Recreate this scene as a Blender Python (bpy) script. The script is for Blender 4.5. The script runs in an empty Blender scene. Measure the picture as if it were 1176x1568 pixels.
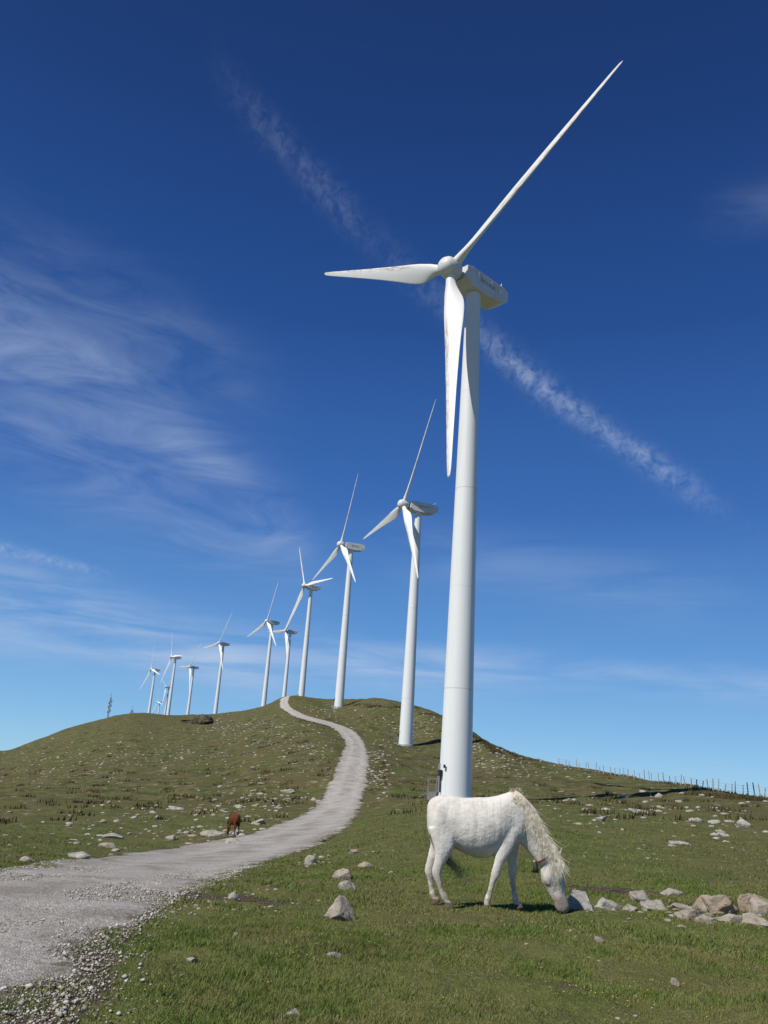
import bpy, bmesh, math, random
import numpy as np
from mathutils import Matrix, Vector
random.seed(7); rng=np.random.default_rng(7)
D=bpy.data; C=bpy.context; SC=C.scene
EYE=1.6; F=1307.8; PITCH=.306; ROLL=.0671
cp,sp,cr,sr=math.cos(PITCH),math.sin(PITCH),math.cos(ROLL),math.sin(ROLL)
# ---------------------------------------------------------------- survey helpers (bearing / elevation)
def ray(px,py):
    X=px-588.;Y=784.-py
    u=(X*cr-Y*sr)/F; v=(X*sr+Y*cr)/F
    return np.array([u, cp-sp*v, sp+cp*v])
def azte(px,py):
    r=ray(px,py); return math.atan2(r[0],r[1]), r[2]/math.hypot(r[0],r[1])
# ---------------------------------------------------------------- math helpers
def pchip(x,Y,xq):
    x=np.asarray(x,float); Y=np.asarray(Y,float); one=Y.ndim==1
    if one: Y=Y[:,None]
    h=np.diff(x)[:,None]; dl=np.diff(Y,axis=0)/h
    m=np.zeros_like(Y)
    w1=2*h[1:]+h[:-1]; w2=h[1:]+2*h[:-1]
    ok=(dl[:-1]*dl[1:])>0
    den=np.where(ok,w1/np.where(dl[:-1]==0,1,dl[:-1])+w2/np.where(dl[1:]==0,1,dl[1:]),1)
    m[1:-1]=np.where(ok,(w1+w2)/den,0)
    m[0]=dl[0]; m[-1]=dl[-1]
    xq=np.clip(np.asarray(xq,float),x[0],x[-1])
    i=np.clip(np.searchsorted(x,xq)-1,0,len(x)-2)
    hh=h[i]; t=((xq-x[i])[:,None])/hh
    r=(2*t**3-3*t**2+1)*Y[i]+(t**3-2*t**2+t)*hh*m[i]+(-2*t**3+3*t**2)*Y[i+1]+(t**3-t**2)*hh*m[i+1]
    return r[:,0] if one else r
def hsh(ix,iy,s):
    n=(ix.astype(np.int64)*374761393+iy.astype(np.int64)*668265263+s*982451653)&0x7fffffff
    n=((n^(n>>13))*1274126177)&0x7fffffff
    n=(n^(n>>16))
    return (n&0xffff)/65535.0
def vn(x,y,s=0):
    ix=np.floor(x);iy=np.floor(y);fx=x-ix;fy=y-iy
    fx=fx*fx*(3-2*fx);fy=fy*fy*(3-2*fy)
    a=hsh(ix,iy,s);b=hsh(ix+1,iy,s);c=hsh(ix,iy+1,s);d=hsh(ix+1,iy+1,s)
    return (a*(1-fx)+b*fx)*(1-fy)+(c*(1-fx)+d*fx)*fy-.5
def fbm(x,y,o=4,s=0):
    r=0;a=1
    for k in range(o):
        r=r+a*vn(x*2**k+17.3*k,y*2**k-9.1*k,s+k);a*=.5
    return r
# ---------------------------------------------------------------- terrain height field
cols=[(-400,1126,300,[(20,-1.9),(40,-2.8),(70,-3.6),(110,-3.8),(170,-3.0)]),
(0,1150,420,[(20,-2.0),(40,-2.9),(70,-3.6),(110,-3.5),(200,-2.0)]),
(60,1134,480,[(20,-2.0),(40,-2.95),(70,-3.5),(110,-3.0),(200,0)]),
(120,1118,560,[(20,-2.05),(40,-3.0),(70,-3.4),(110,-2.4),(200,2.5)]),
(226,1108,640,[(20,-2.1),(40,-3.1),(70,-3.2),(110,-1.5),(200,6)]),
(285,1103,600,[(20,-2.1),(40,-3.1),(70,-3.1),(110,-1.),(200,7),(350,18.5)]),
(330,1100,545,[(20,-2.1),(40,-3.05),(70,-2.9),(110,-.6),(200,8),(350,20)]),
(400,1089,443,[(20,-2.0),(40,-2.9),(70,-2.7),(110,.8),(200,11),(300,20.5)]),
(432,1079,390,[(20,-1.95),(40,-2.8),(70,-2.65),(110,1.4),(200,12.5)]),
(460,1075,345,[(20,-1.9),(40,-2.7),(70,-2.6),(110,2.),(200,13.5)]),
(517,1073,290,[(20,-1.8),(40,-2.4),(70,-2.3),(110,2.8),(160,8.5),(236,18.07)]),
(570,1075,262,[(20,-1.7),(40,-2.0),(70,-1.9),(110,2.6),(160,7.8)]),
(621,1081,240,[(20,-1.65),(40,-1.6),(70,-1.4),(110,2.0),(159,6.77)]),
(672,1095,215,[(20,-1.57),(40,-1.35),(70,-1.05),(110,1.5),(150,5.4)]),
(722,1122,200,[(20,-1.55),(40,-1.3),(70,-.85),(110,1.2),(150,4.6)]),
(760,1145,185,[(20,-1.5),(40,-1.2),(70,-.75),(110,1.4)]),
(800,1158,175,[(20,-1.5),(40,-1.2),(70,-.65),(110,1.5)]),
(850,1170,165,[(20,-1.5),(40,-1.2),(70,-.6),(110,1.5)]),
(950,1187,140,[(20,-1.5),(40,-1.18),(70,-.4),(110,1.6)]),
(1050,1202,118,[(20,-1.48),(40,-1.15),(70,-.2)]),
(1176,1219,100,[(20,-1.45),(40,-1.1),(70,-.1)]),
(1600,1250,70,[(20,-1.4),(40,-1.0)])]
S=np.linspace(0,2,401); LF=math.log(30000.)
def profile(kn,Dc,zc):
    pts=[(.9,-1.6),(6,-1.6),(11.7,-1.6)]+kn+[(Dc,zc),(Dc*1.25,zc-.018*Dc),(Dc*2.2,min(zc*.3,0)-.03*Dc-8),(Dc*6,-70),(31000,-170)]
    ld=np.where(S<=1,S*math.log(Dc),math.log(Dc)+(S-1)*(LF-math.log(Dc)))
    return pchip(np.log([p[0] for p in pts]),[p[1] for p in pts],ld)
A=[];DC=[];Z=[]
A.append(-math.pi);DC.append(200);Z.append(profile([(40,-2),(100,-2)],200,-1.5))
A.append(-1.1);DC.append(260);Z.append(profile([(20,-1.8),(40,-2.5),(110,-3)],260,0))
for px,cy,dc,kn in cols:
    a,t=azte(px,cy); A.append(a);DC.append(dc);Z.append(profile(kn,dc,t*dc))
A.append(1.3);DC.append(120);Z.append(profile([(40,-1.2),(80,-.8)],120,-.5))
A.append(math.pi);DC.append(200);Z.append(profile([(40,-2),(100,-2)],200,-1.5))
A=np.array(A);Z=np.array(Z);LD=np.log(np.array(DC,float))
AG=np.unique(np.concatenate([np.linspace(-math.pi,-.7,60),np.linspace(-.7,.7,1400),np.linspace(.7,math.pi,60)]))
ZG=pchip(A,Z,AG); LG=pchip(A,LD,AG)
def H0(az,d):
    az=np.asarray(az,float);d=np.maximum(np.asarray(d,float),1.0)
    i=np.clip(np.searchsorted(AG,az)-1,0,len(AG)-2); t=np.clip((az-AG[i])/(AG[i+1]-AG[i]),0,1)
    lc=LG[i]*(1-t)+LG[i+1]*t; ld=np.log(d)
    s=np.where(ld<=lc,ld/lc,1+(ld-lc)/(LF-lc)); s=np.clip(s,0,2)*200
    j=np.clip(np.floor(s).astype(int),0,399); f=np.clip(s-j,0,1)
    z0=ZG[i,j]*(1-f)+ZG[i,j+1]*f; z1=ZG[i+1,j]*(1-f)+ZG[i+1,j+1]*f
    return z0*(1-t)+z1*t+EYE
def hit(px,py):
    r=ray(px,py); h=math.hypot(r[0],r[1]); az=math.atan2(r[0],r[1]); te=r[2]/h
    d=np.exp(np.linspace(math.log(3),math.log(900),900))
    g=H0(np.full(900,az),d)-(EYE+d*te)
    k=np.argmax(g>0)
    if not (g>0).any(): return None
    if k>0:
        f=-g[k-1]/(g[k]-g[k-1]); dd=d[k-1]+(d[k]-d[k-1])*f
    else: dd=d[0]
    return np.array([dd*math.sin(az),dd*math.cos(az),EYE+dd*te])
# ---------------------------------------------------------------- road edges
Lp=[(0,1333),(100,1318),(200,1306),(300,1292),(380,1277),(440,1257),(476,1240),(497,1212),(510,1187),(521,1162),(529,1142),(521,1126),(505,1113),(470,1104),(442,1093),(429,1083)]
Rp=[(60,1568),(130,1490),(170,1435),(225,1397),(265,1372),(345,1342),(400,1322),(450,1307),(500,1288),(535,1263),(554,1232),(562,1200),(566,1172),(559,1142),(546,1122),(517,1109),(482,1100),(456,1090),(443,1081)]
def edge(start,pts):
    w=[np.array(s,float) for s in start]
    for p in pts:
        q=hit(*p)
        if q is not None and q[1]>w[-1][1]+.25: w.append(q[:2])
    return np.array(w)
Lw=edge([(-9.5,-30),(-7.6,0),(-7.0,7)],Lp); Rw=edge([(-5,-30),(-2.9,0),(-2.55,4)],Rp)
ym=min(Lw[-1,1],Rw[-1,1])+60
Lw=np.vstack([Lw,[Lw[-1,0]-6,ym+5]]);Rw=np.vstack([Rw,[Rw[-1,0]-6,ym+5]])
def smooth_edge(W):
    ys=np.linspace(-29,ym,3000); x=pchip(W[:,1],W[:,0],ys)
    return ys,x
YS,XL=smooth_edge(Lw);_,XR=smooth_edge(Rw)
def road_t(x,y):
    xl=np.interp(y,YS,XL);xr=np.interp(y,YS,XR)
    return (x-xl)/(xr-xl), xr-xl
def micro(x,y,d):
    t,w=road_t(x,y); e=np.minimum(t,1-t)*w
    off=np.clip((-e+.1)/1.2,0,1); off=np.where(y>ym,1,off)
    n=.10*fbm(x*.35,y*.35,3,3)+.06*fbm(x*1.6,y*1.6,3,11)+.035*fbm(x*6,y*6,2,21)
    far=np.clip((d-30)/150,0,1)
    n=n+far*(1.1*fbm(x*.045,y*.045,4,31)+.7*fbm(x*.22,y*.22,4,41))*np.clip(1.4-far,.3,1)
    return n*(.12+.88*off)
def H(x,y):
    x=np.asarray(x,float);y=np.asarray(y,float)
    d=np.hypot(x,y); return H0(np.arctan2(x,y),d)+micro(x,y,d)
def H1(x,y): return float(H(np.array([x]),np.array([y]))[0])
# ---------------------------------------------------------------- node helper
class NT:
    def __init__(s,t): s.t=t;s.n=t.nodes;s.l=t.links
    def new(s,ty,**k):
        n=s.n.new(ty)
        for a,b in k.items(): setattr(n,a,b)
        return n
    def put(s,inp,v):
        if isinstance(v,bpy.types.NodeSocket): s.l.new(v,inp)
        elif v is not None: inp.default_value=v
    def m(s,op,a,b=None,c=None,clamp=False):
        n=s.new('ShaderNodeMath',operation=op,use_clamp=clamp); s.put(n.inputs[0],a)
        if b is not None:s.put(n.inputs[1],b)
        if c is not None:s.put(n.inputs[2],c)
        return n.outputs[0]
    def noise(s,vec,scale,detail=3,rough=.5,dist=0):
        n=s.new('ShaderNodeTexNoise'); s.put(n.inputs['Vector'],vec); n.inputs['Scale'].default_value=scale
        n.inputs['Detail'].default_value=detail;n.inputs['Roughness'].default_value=rough;n.inputs['Distortion'].default_value=dist
        return n.outputs[0]
    def ramp(s,f,a,b,lo=0,hi=1):
        n=s.new('ShaderNodeMapRange',interpolation_type='SMOOTHSTEP'); s.put(n.inputs[0],f)
        n.inputs[1].default_value=a;n.inputs[2].default_value=b;n.inputs[3].default_value=lo;n.inputs[4].default_value=hi
        return n.outputs[0]
    def mix(s,f,a,b):
        n=s.new('ShaderNodeMix',data_type='RGBA'); s.put(n.inputs[0],f)
        s.put(n.inputs[6],a if isinstance(a,bpy.types.NodeSocket) else (*a,1)); s.put(n.inputs[7],b if isinstance(b,bpy.types.NodeSocket) else (*b,1))
        return n.outputs[2]
    def mapping(s,vec,scale=(1,1,1),rot=(0,0,0)):
        n=s.new('ShaderNodeMapping'); s.put(n.inputs[0],vec); n.inputs['Scale'].default_value=scale;n.inputs['Rotation'].default_value=rot
        return n.outputs[0]
def mat(name,rough=.8,spec=.3):
    m=D.materials.new(name); m.use_nodes=True; nt=NT(m.node_tree); b=m.node_tree.nodes['Principled BSDF']
    b.inputs['Roughness'].default_value=rough; b.inputs['Specular IOR Level'].default_value=spec
    return m,nt,b
def bump(nt,b,h,strength=.5,dist=.02):
    n=nt.new('ShaderNodeBump'); n.inputs['Strength'].default_value=strength;n.inputs['Distance'].default_value=dist
    nt.put(n.inputs['Height'],h); nt.l.new(n.outputs[0],b.inputs['Normal'])
def geo(nt): return nt.new('ShaderNodeNewGeometry').outputs['Position']
def attr(nt,name): 
    n=nt.new('ShaderNodeAttribute',attribute_name=name); return n
# ---- terrain material
GM,nt,b=mat('turf',.95,.1)
P=geo(nt); at=attr(nt,'masks'); sep=nt.new('ShaderNodeSeparateColor'); nt.l.new(at.outputs['Color'],sep.inputs[0])
mud,stony,dist=sep.outputs[0],sep.outputs[1],sep.outputs[2]
n1=nt.noise(P,.12,5,.6); n2=nt.noise(P,.9,5,.65); n3=nt.noise(P,9,4,.7); n4=nt.noise(P,45,2,.6)
c=nt.mix(nt.ramp(n2,.35,.65),(.080,.108,.024),(.135,.148,.045))
c=nt.mix(nt.m('MULTIPLY',nt.ramp(n1,.42,.62),.7),c,(.130,.112,.048))
c=nt.mix(nt.m('MULTIPLY',nt.ramp(n3,.5,.68),.55),c,(.20,.17,.085))
c=nt.mix(nt.m('MULTIPLY',nt.ramp(n4,.5,.7),.35),c,(.04,.045,.015))
farc=nt.mix(nt.ramp(nt.noise(P,.45,7,.8),.40,.60),(.052,.066,.018),(.150,.128,.060))
farc=nt.mix(nt.m('MULTIPLY',nt.ramp(nt.noise(P,.05,4,.6),.45,.6),.5),farc,(.110,.082,.042))
farc=nt.mix(nt.m('MULTIPLY',nt.ramp(nt.noise(P,.16,5,.7),.50,.62),.55),farc,(.085,.108,.026))
farc=nt.mix(nt.m('MULTIPLY',nt.ramp(nt.noise(P,1.6,5,.75),.54,.64),.6),farc,(.030,.032,.012))
c=nt.mix(nt.m('MULTIPLY',dist,.9),c,farc)
vor=nt.new('ShaderNodeTexVoronoi'); nt.l.new(P,vor.inputs['Vector']); vor.inputs['Scale'].default_value=.85
spk=nt.m('MULTIPLY',nt.ramp(vor.outputs['Distance'],.28,.15),nt.ramp(nt.noise(P,.25,4,.7),.47,.56))
c=nt.mix(nt.m('MULTIPLY',nt.m('MULTIPLY',spk,stony),.85),c,(.30,.28,.23))
mc=nt.mix(nt.ramp(n3,.4,.6),(.055,.042,.028),(.13,.10,.07))
mm=nt.ramp(nt.m('ADD',mud,nt.m('MULTIPLY',nt.m('SUBTRACT',n3,.5),.9)),.35,.65)
c=nt.mix(mm,c,mc)
nt.l.new(c,b.inputs['Base Color']); bump(nt,b,nt.m('ADD',n3,nt.m('MULTIPLY',n4,.6)),.9,.06)
# ---------------------------------------------------------------- terrain mesh
def make_mesh(name,V,Fq,mats,smooth=True):
    me=D.meshes.new(name); V=np.asarray(V,np.float32); Fq=np.asarray(Fq,np.int32); k=Fq.shape[1]
    me.vertices.add(len(V)); me.vertices.foreach_set('co',V.ravel())
    me.loops.add(Fq.size); me.loops.foreach_set('vertex_index',Fq.ravel())
    me.polygons.add(len(Fq)); me.polygons.foreach_set('loop_start',np.arange(0,Fq.size,k,dtype=np.int32))
    me.polygons.foreach_set('loop_total',np.full(len(Fq),k,np.int32))
    me.update(calc_edges=True); me.validate()
    if smooth: me.polygons.foreach_set('use_smooth',np.ones(len(me.polygons),bool))
    for m in mats: me.materials.append(m)
    return me
def obj(name,me,parent=None):
    o=D.objects.new(name,me); SC.collection.objects.link(o)
    if parent: o.parent=parent
    return o
def vcol(me,name,arr):
    a=me.color_attributes.new(name,'FLOAT_COLOR','POINT'); a.data.foreach_set('color',np.asarray(arr,np.float32).ravel())
AZ=np.unique(np.round(np.concatenate([np.linspace(-math.pi,-.56,50),np.linspace(-.56,.56,760),np.linspace(.56,math.pi,50)]),6))
R=np.concatenate([[0.3,1,2,3],np.exp(np.linspace(math.log(4),math.log(720),560)),np.exp(np.linspace(math.log(760),math.log(30000),45))])
aa,rr=np.meshgrid(AZ,R,indexing='ij'); x=rr*np.sin(aa);y=rr*np.cos(aa)
z=H(x.ravel(),y.ravel()).reshape(x.shape)
t,w=road_t(x,y); ins=np.minimum(t,1-t)*w
z=z-np.where(y<ym,np.clip((ins-.05)/.3,0,1)*(.05+.0012*rr),0)
V=np.stack([x,y,z],-1).reshape(-1,3)
na,nr=x.shape; i=np.arange(na-1)[:,None]*nr+np.arange(nr-1)[None]; i=i.ravel()
Fq=np.stack([i,i+1,i+nr+1,i+nr],-1)
me=make_mesh('ground',V,Fq,[GM])
mudm=np.zeros(len(V))
MUD=[(315,1375,1.3,.5,1.1),(350,1350,.8,.5,.8),(940,1364,1.1,.5,1.2),(1000,1368,.8,.4,1.),(1090,1392,.9,.6,1.1),(1130,1215,6,3,.6),(345,1282,3,.8,.6),(100,1530,.3,.8,.9),(150,1450,.3,.6,.8),(740,1397,.9,.25,.5),(900,1510,.5,.3,.7),(130,1345,3,.4,.3)]
for (px,py,sx,sy,st) in MUD:
    q=hit(px,py); mudm+=st*np.exp(-((V[:,0]-q[0])/sx)**2-((V[:,1]-q[1])/sy)**2)
tt,ww=road_t(V[:,0],V[:,1]); ed=np.abs(np.minimum(tt,1-tt)*ww)
mudm+=np.where(V[:,1]<ym,.6*np.exp(-(ed/.25)**2),0)
dd=np.hypot(V[:,0],V[:,1])
vcol(me,'masks',np.stack([np.clip(mudm,0,1),np.clip((dd-25)/40,0,1),np.clip((dd-15)/80,0,1),np.ones(len(V))],-1))
ground=obj('ground',me)
# ---------------------------------------------------------------- road
RM,nt,b=mat('gravel_surface',.95,.15)
P=geo(nt); ac=attr(nt,'across').outputs['Fac']
n1=nt.noise(P,.8,5,.65);n2=nt.noise(P,12,4,.75);n3=nt.noise(P,55,2,.7)
tr=nt.m('ADD',nt.ramp(nt.m('ABSOLUTE',nt.m('SUBTRACT',ac,.28)),.16,.02),nt.ramp(nt.m('ABSOLUTE',nt.m('SUBTRACT',ac,.72)),.16,.02))
c=nt.mix(nt.ramp(n1,.38,.62),(.27,.235,.19),(.45,.425,.385))
c=nt.mix(nt.m('MULTIPLY',tr,.5),c,(.48,.455,.41))
c=nt.mix(nt.m('MULTIPLY',nt.ramp(n2,.48,.64),.7),c,(.19,.165,.13))
c=nt.mix(nt.m('MULTIPLY',nt.ramp(n3,.5,.62),.75),c,(.62,.60,.57))
ce=nt.m('ABSOLUTE',nt.m('SUBTRACT',ac,.5))
eg=nt.ramp(nt.m('ADD',ce,nt.m('MULTIPLY',nt.m('SUBTRACT',nt.noise(P,2.2,6,.8),.5),.5)),.42,.49)
c=nt.mix(nt.m('MULTIPLY',eg,.85),c,nt.mix(nt.ramp(n2,.4,.6),(.085,.095,.03),(.18,.16,.09)))
nt.l.new(c,b.inputs['Base Color']); bump(nt,b,nt.m('ADD',n2,nt.m('MULTIPLY',n3,.7)),1.,.05)
yy=[-28.]
while yy[-1]<ym-3: yy.append(yy[-1]+max(.12,.006*abs(yy[-1]))*(1 if yy[-1]>3 else 3))
yy=np.array(yy); nc=22
xl=np.interp(yy,YS,XL)+.45*fbm(yy*1.3,yy*0+3,4,5);xr=np.interp(yy,YS,XR)+.45*fbm(yy*1.3,yy*0+8,4,6)
u=np.linspace(0,1,nc); X=xl[:,None]*(1-u)+xr[:,None]*u; Yg=np.repeat(yy[:,None],nc,1); dg=np.hypot(X,Yg)
tr=np.exp(-((u-.28)/.09)**2)+np.exp(-((u-.72)/.09)**2)
Zg=H(X.ravel(),Yg.ravel()).reshape(X.shape)+.004+.0006*dg+.03*(1-(2*u-1)**2)-.03*tr-np.where((u==0)|(u==1),.05,0)+.045*fbm(X*1.2,Yg*1.2,4,91)
V=np.stack([X,Yg,Zg],-1).reshape(-1,3); ny=len(yy)
i=(np.arange(ny-1)[:,None]*nc+np.arange(nc-1)[None]).ravel(); Fq=np.stack([i,i+1,i+nc+1,i+nc],-1)
me=make_mesh('gravel_road',V,Fq,[RM]); a=me.attributes.new('across','FLOAT','POINT'); a.data.foreach_set('value',np.tile(u,ny).astype(np.float32))
obj('gravel_road',me)
# ---------------------------------------------------------------- stones
def ico(sub):
    bm=bmesh.new(); bmesh.ops.create_icosphere(bm,subdivisions=sub,radius=1)
    v=np.array([q.co[:] for q in bm.verts]); f=np.array([[q.index for q in g.verts] for g in bm.faces]); bm.free(); return v,f
ICO={k:ico(k) for k in (1,2,3,4,5)}
def rock(sub,size,seed,cuts=14,rough=.09):
    r=np.random.default_rng(seed); v,f=ICO[sub]; v=v.copy()
    if sub>=3: v=v*(1+.5*(fbm(v[:,0]*1.3+seed%31,v[:,1]*1.3+v[:,2],2,seed%89)))[:,None]
    for k in range(cuts):
        n=r.normal(size=3); n/=np.linalg.norm(n); h=r.uniform(.42,.85); dp=v@n
        v=v-np.outer(np.clip(dp-h,0,None)*.97,n)
    if sub>=3:
        q=v*3.5; v=v*(1+rough*(fbm(q[:,0]+q[:,2]*.7+seed%53,q[:,1]-q[:,2]*.6,5,seed%97))[:,None]*2)
        v[:,:2]/=np.abs(v[:,0]).max()/.85
    th=r.uniform(-.5,.5); c,s=math.cos(th),math.sin(th)
    v=v@np.array([[c,s,0],[-s,c,0],[0,0,1]]); return v*np.array(size),f
def stone_mat(name,c1,c2,c3):
    m,nt,b=mat(name,.9,.2); P=geo(nt); o=attr(nt,'tint').outputs['Fac']
    c=nt.mix(nt.ramp(nt.noise(P,4,5,.7),.35,.65),c1,c2)
    c=nt.mix(nt.m('MULTIPLY',o,nt.ramp(nt.noise(P,3,3,.6),.3,.6,.5,1)),c,(.36,.27,.18))
    c=nt.mix(nt.m('MULTIPLY',nt.ramp(nt.noise(P,14,5,.75),.5,.66),.7),c,c3)
    nt.l.new(c,b.inputs['Base Color']); bump(nt,b,nt.noise(P,20,5,.75),.9,.04); return m
ST=stone_mat('limestone',(.30,.28,.24),(.50,.48,.43),(.13,.12,.095))
def stones(name,items,sub,smooth=False):
    VV=[];FF=[];TT=[];o=0
    for k,(x,y,sx,sy,sz,tint,sink) in enumerate(items):
        v,f=rock(sub,(sx,sy,sz),k+int(abs(x)*100)); z=H1(x,y)+sz*sink
        VV.append(v+np.array([x,y,z])); FF.append(f+o); o+=len(v); TT.append(np.full(len(v),tint))
    me=make_mesh(name,np.vstack(VV),np.vstack(FF),[ST],smooth)
    a=me.attributes.new('tint','FLOAT','POINT'); a.data.foreach_set('value',np.concatenate(TT).astype(np.float32))
    return obj(name,me)
def place(px,py,wpx,hpx,tint,asp=.7):
    q=hit(px,py); dep=q[1]*cp+(q[2]-EYE)*sp; k=dep/F
    return (q[0],q[1]+wpx*k*asp*.35,wpx*k*.59,wpx*k*.59*asp,hpx*k*.95,tint,.14)
for p in [(518,1409,62,30,.55),(532,1364,32,12,.15),(525,1350,26,15,.7),(557,1331,28,10,.6),(541,1307,18,8,.6),(475,1322,20,13,.2),(890,1391,56,26,.0),(930,1388,56,20,.0),(985,1381,40,12,.2),(1010,1393,56,13,.2),(968,1390,24,9,.2),(1064,1412,60,15,.6),(1108,1403,70,32,.85),(1152,1399,54,27,.8),(1160,1424,70,18,.5),(1122,1420,44,13,.5),(1085,1421,40,13,.6),(1180,1408,56,34,.8),(1048,1397,36,12,.5),(1080,1396,36,18,.8),(1030,1374,36,9,.3),(116,1314,40,9,.1),(163,1300,34,10,.6),(265,1286,26,9,.5),(40,1318,26,9,.2),(512,1474,28,9,.0),(355,1382,18,13,.3),(293,1475,20,8,.1),(448,1552,34,13,.3),(355,1292,26,7,.2),(1140,1267,30,12,0),(982,1247,36,8,.0),(920,1258,24,8,.1),(1040,1292,46,8,.2),(360,1437,12,7,.5),(918,1450,14,9,.5),(1035,1505,16,10,.6),(325,1280,40,8,.3),(170,1283,36,6,.1),(270,1240,34,6,.1),(440,1212,22,7,.2),(395,1262,26,8,.3)]:
    it=place(*p); stones('boulder',[it],5 if p[2]>45 else 4,True)
its_n=[];its_f=[]
for (cx,cy,sx,sy,n,w0,w1,tn) in [(405,1225,45,14,130,4,13,.3),(330,1275,60,6,46,5,17,.3),(300,1255,120,16,90,4,12,.3),(120,1275,110,18,70,5,15,.2),(80,1175,70,15,230,2,6,.2),(250,1155,100,18,300,2,6,.2),(380,1115,50,12,230,2,5,.2),(460,1150,40,18,180,2,6,.2),(500,1090,30,8,70,2,5,.2),(582,1180,11,20,150,3,9,.55),(590,1110,40,15,60,2,6,.2),(640,1110,22,12,110,2,6,.15),(745,1150,25,10,60,3,8,.2),(800,1175,60,10,110,3,8,.2),(1000,1235,110,14,60,4,16,.15),(1080,1262,80,16,56,5,18,.15),(900,1250,60,12,28,4,14,.2),(800,1215,60,10,18,3,9,.2),
      (540,1330,40,20,12,5,12,.5),(480,1320,30,8,14,4,12,.4),(330,1390,60,12,44,3,9,.5),(400,1360,40,12,28,3,8,.5),(200,1420,40,25,40,3,8,.5),(1000,1390,60,8,30,5,14,.4),(1110,1410,50,10,34,6,18,.6),(900,1400,100,15,14,3,7,.4),(650,1480,280,40,30,3,9,.45),(1000,1480,120,40,22,4,10,.5),(110,1520,30,30,34,3,7,.5),(620,1420,60,10,10,3,7,.3),(860,1300,200,20,26,3,9,.2)]:
    for k in range(n):
        px,py=cx+random.gauss(0,sx),cy+random.gauss(0,sy)
        q=hit(px,py)
        if q is None or q[1]>600: continue
        t_,w_=road_t(q[0],q[1])
        if q[1]<ym and .04<t_<.96: continue
        dep=q[1]*cp+(q[2]-EYE)*sp; wpx=w0+(w1-w0)*random.random()**2.2; kx=dep/F*wpx*.7
        (its_n if q[1]<45 else its_f).append((q[0],q[1],kx,kx*random.uniform(.6,1.1),kx*random.uniform(.28,.55),min(1,max(0,random.gauss(tn,.25))),.12))
stones('loose_stones',its_n,2); stones('hillside_stones',its_f,1)
oc=[]
for k in range(30):
    px=random.gauss(308,10);q=hit(px,1104+random.random()*5)
    if q is not None: oc.append((q[0],q[1],random.uniform(1.5,3.5),3,random.uniform(.9,2.2)*math.exp(-((px-308)/10)**2)+.3,.1,.2))
o=stones('rock_outcrop',oc,2)
DS,ntd,bd=mat('dark_rock',.95,.1); Pd=geo(ntd)
ntd.l.new(ntd.mix(ntd.ramp(ntd.noise(Pd,.6,4,.6),.4,.6),(.05,.05,.03),(.14,.12,.09)),bd.inputs['Base Color']); o.data.materials[0]=DS
SM,nts,bs=mat('heather',.95,.05); Ps=geo(nts)
nts.l.new(nts.mix(nts.ramp(nts.noise(Ps,1.5,4,.6),.4,.6),(.05,.05,.02),(.12,.09,.045)),bs.inputs['Base Color'])
def tufts(samples,nb,hmin,hmax,spread,wid):
    out=[]
    for (x,y) in samples:
        k=nb; bx=x+rng.normal(0,spread,k);by=y+rng.normal(0,spread,k);bz=H(bx,by)-.03
        h=rng.uniform(hmin,hmax,k);th=rng.uniform(0,6.28,k)
        dx=np.cos(th)*wid;dy=np.sin(th)*wid; lx=rng.normal(0,.25,k)*h;ly=rng.normal(0,.25,k)*h
        out.append(np.stack([np.stack([bx-dx,by-dy,bz],-1),np.stack([bx+dx,by+dy,bz],-1),np.stack([bx+lx,by+ly,bz+h],-1)],1))
    return np.concatenate(out).reshape(-1,3)
sm=[]
for (x0,y0,x1,y1,n,j) in [(722,1124,800,1160,90,2),(640,1090,700,1100,30,3),(520,1076,640,1084,50,3),(800,1161,1176,1222,50,2),(1060,1212,1176,1222,30,3),(735,1132,765,1150,80,4)]:
    for k in range(n):
        f=random.random(); q=hit(x0+(x1-x0)*f,y0+(y1-y0)*f+random.random()*j)
        if q is not None: sm.append((q[0],q[1]))
for k in range(420):  # scattered tussocks over the slopes
    q=hit(random.uniform(0,1176),random.uniform(1095,1260))
    if q is not None and 45<q[1]<450:
        t_,_w=road_t(q[0],q[1])
        if not(-.2<t_<1.2): sm.append((q[0],q[1]))
V=tufts(sm,26,.12,.42,.4,.06); me=make_mesh('heather_scrub',V,np.arange(len(V)).reshape(-1,3),[SM],False); obj('heather_scrub',me)
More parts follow.
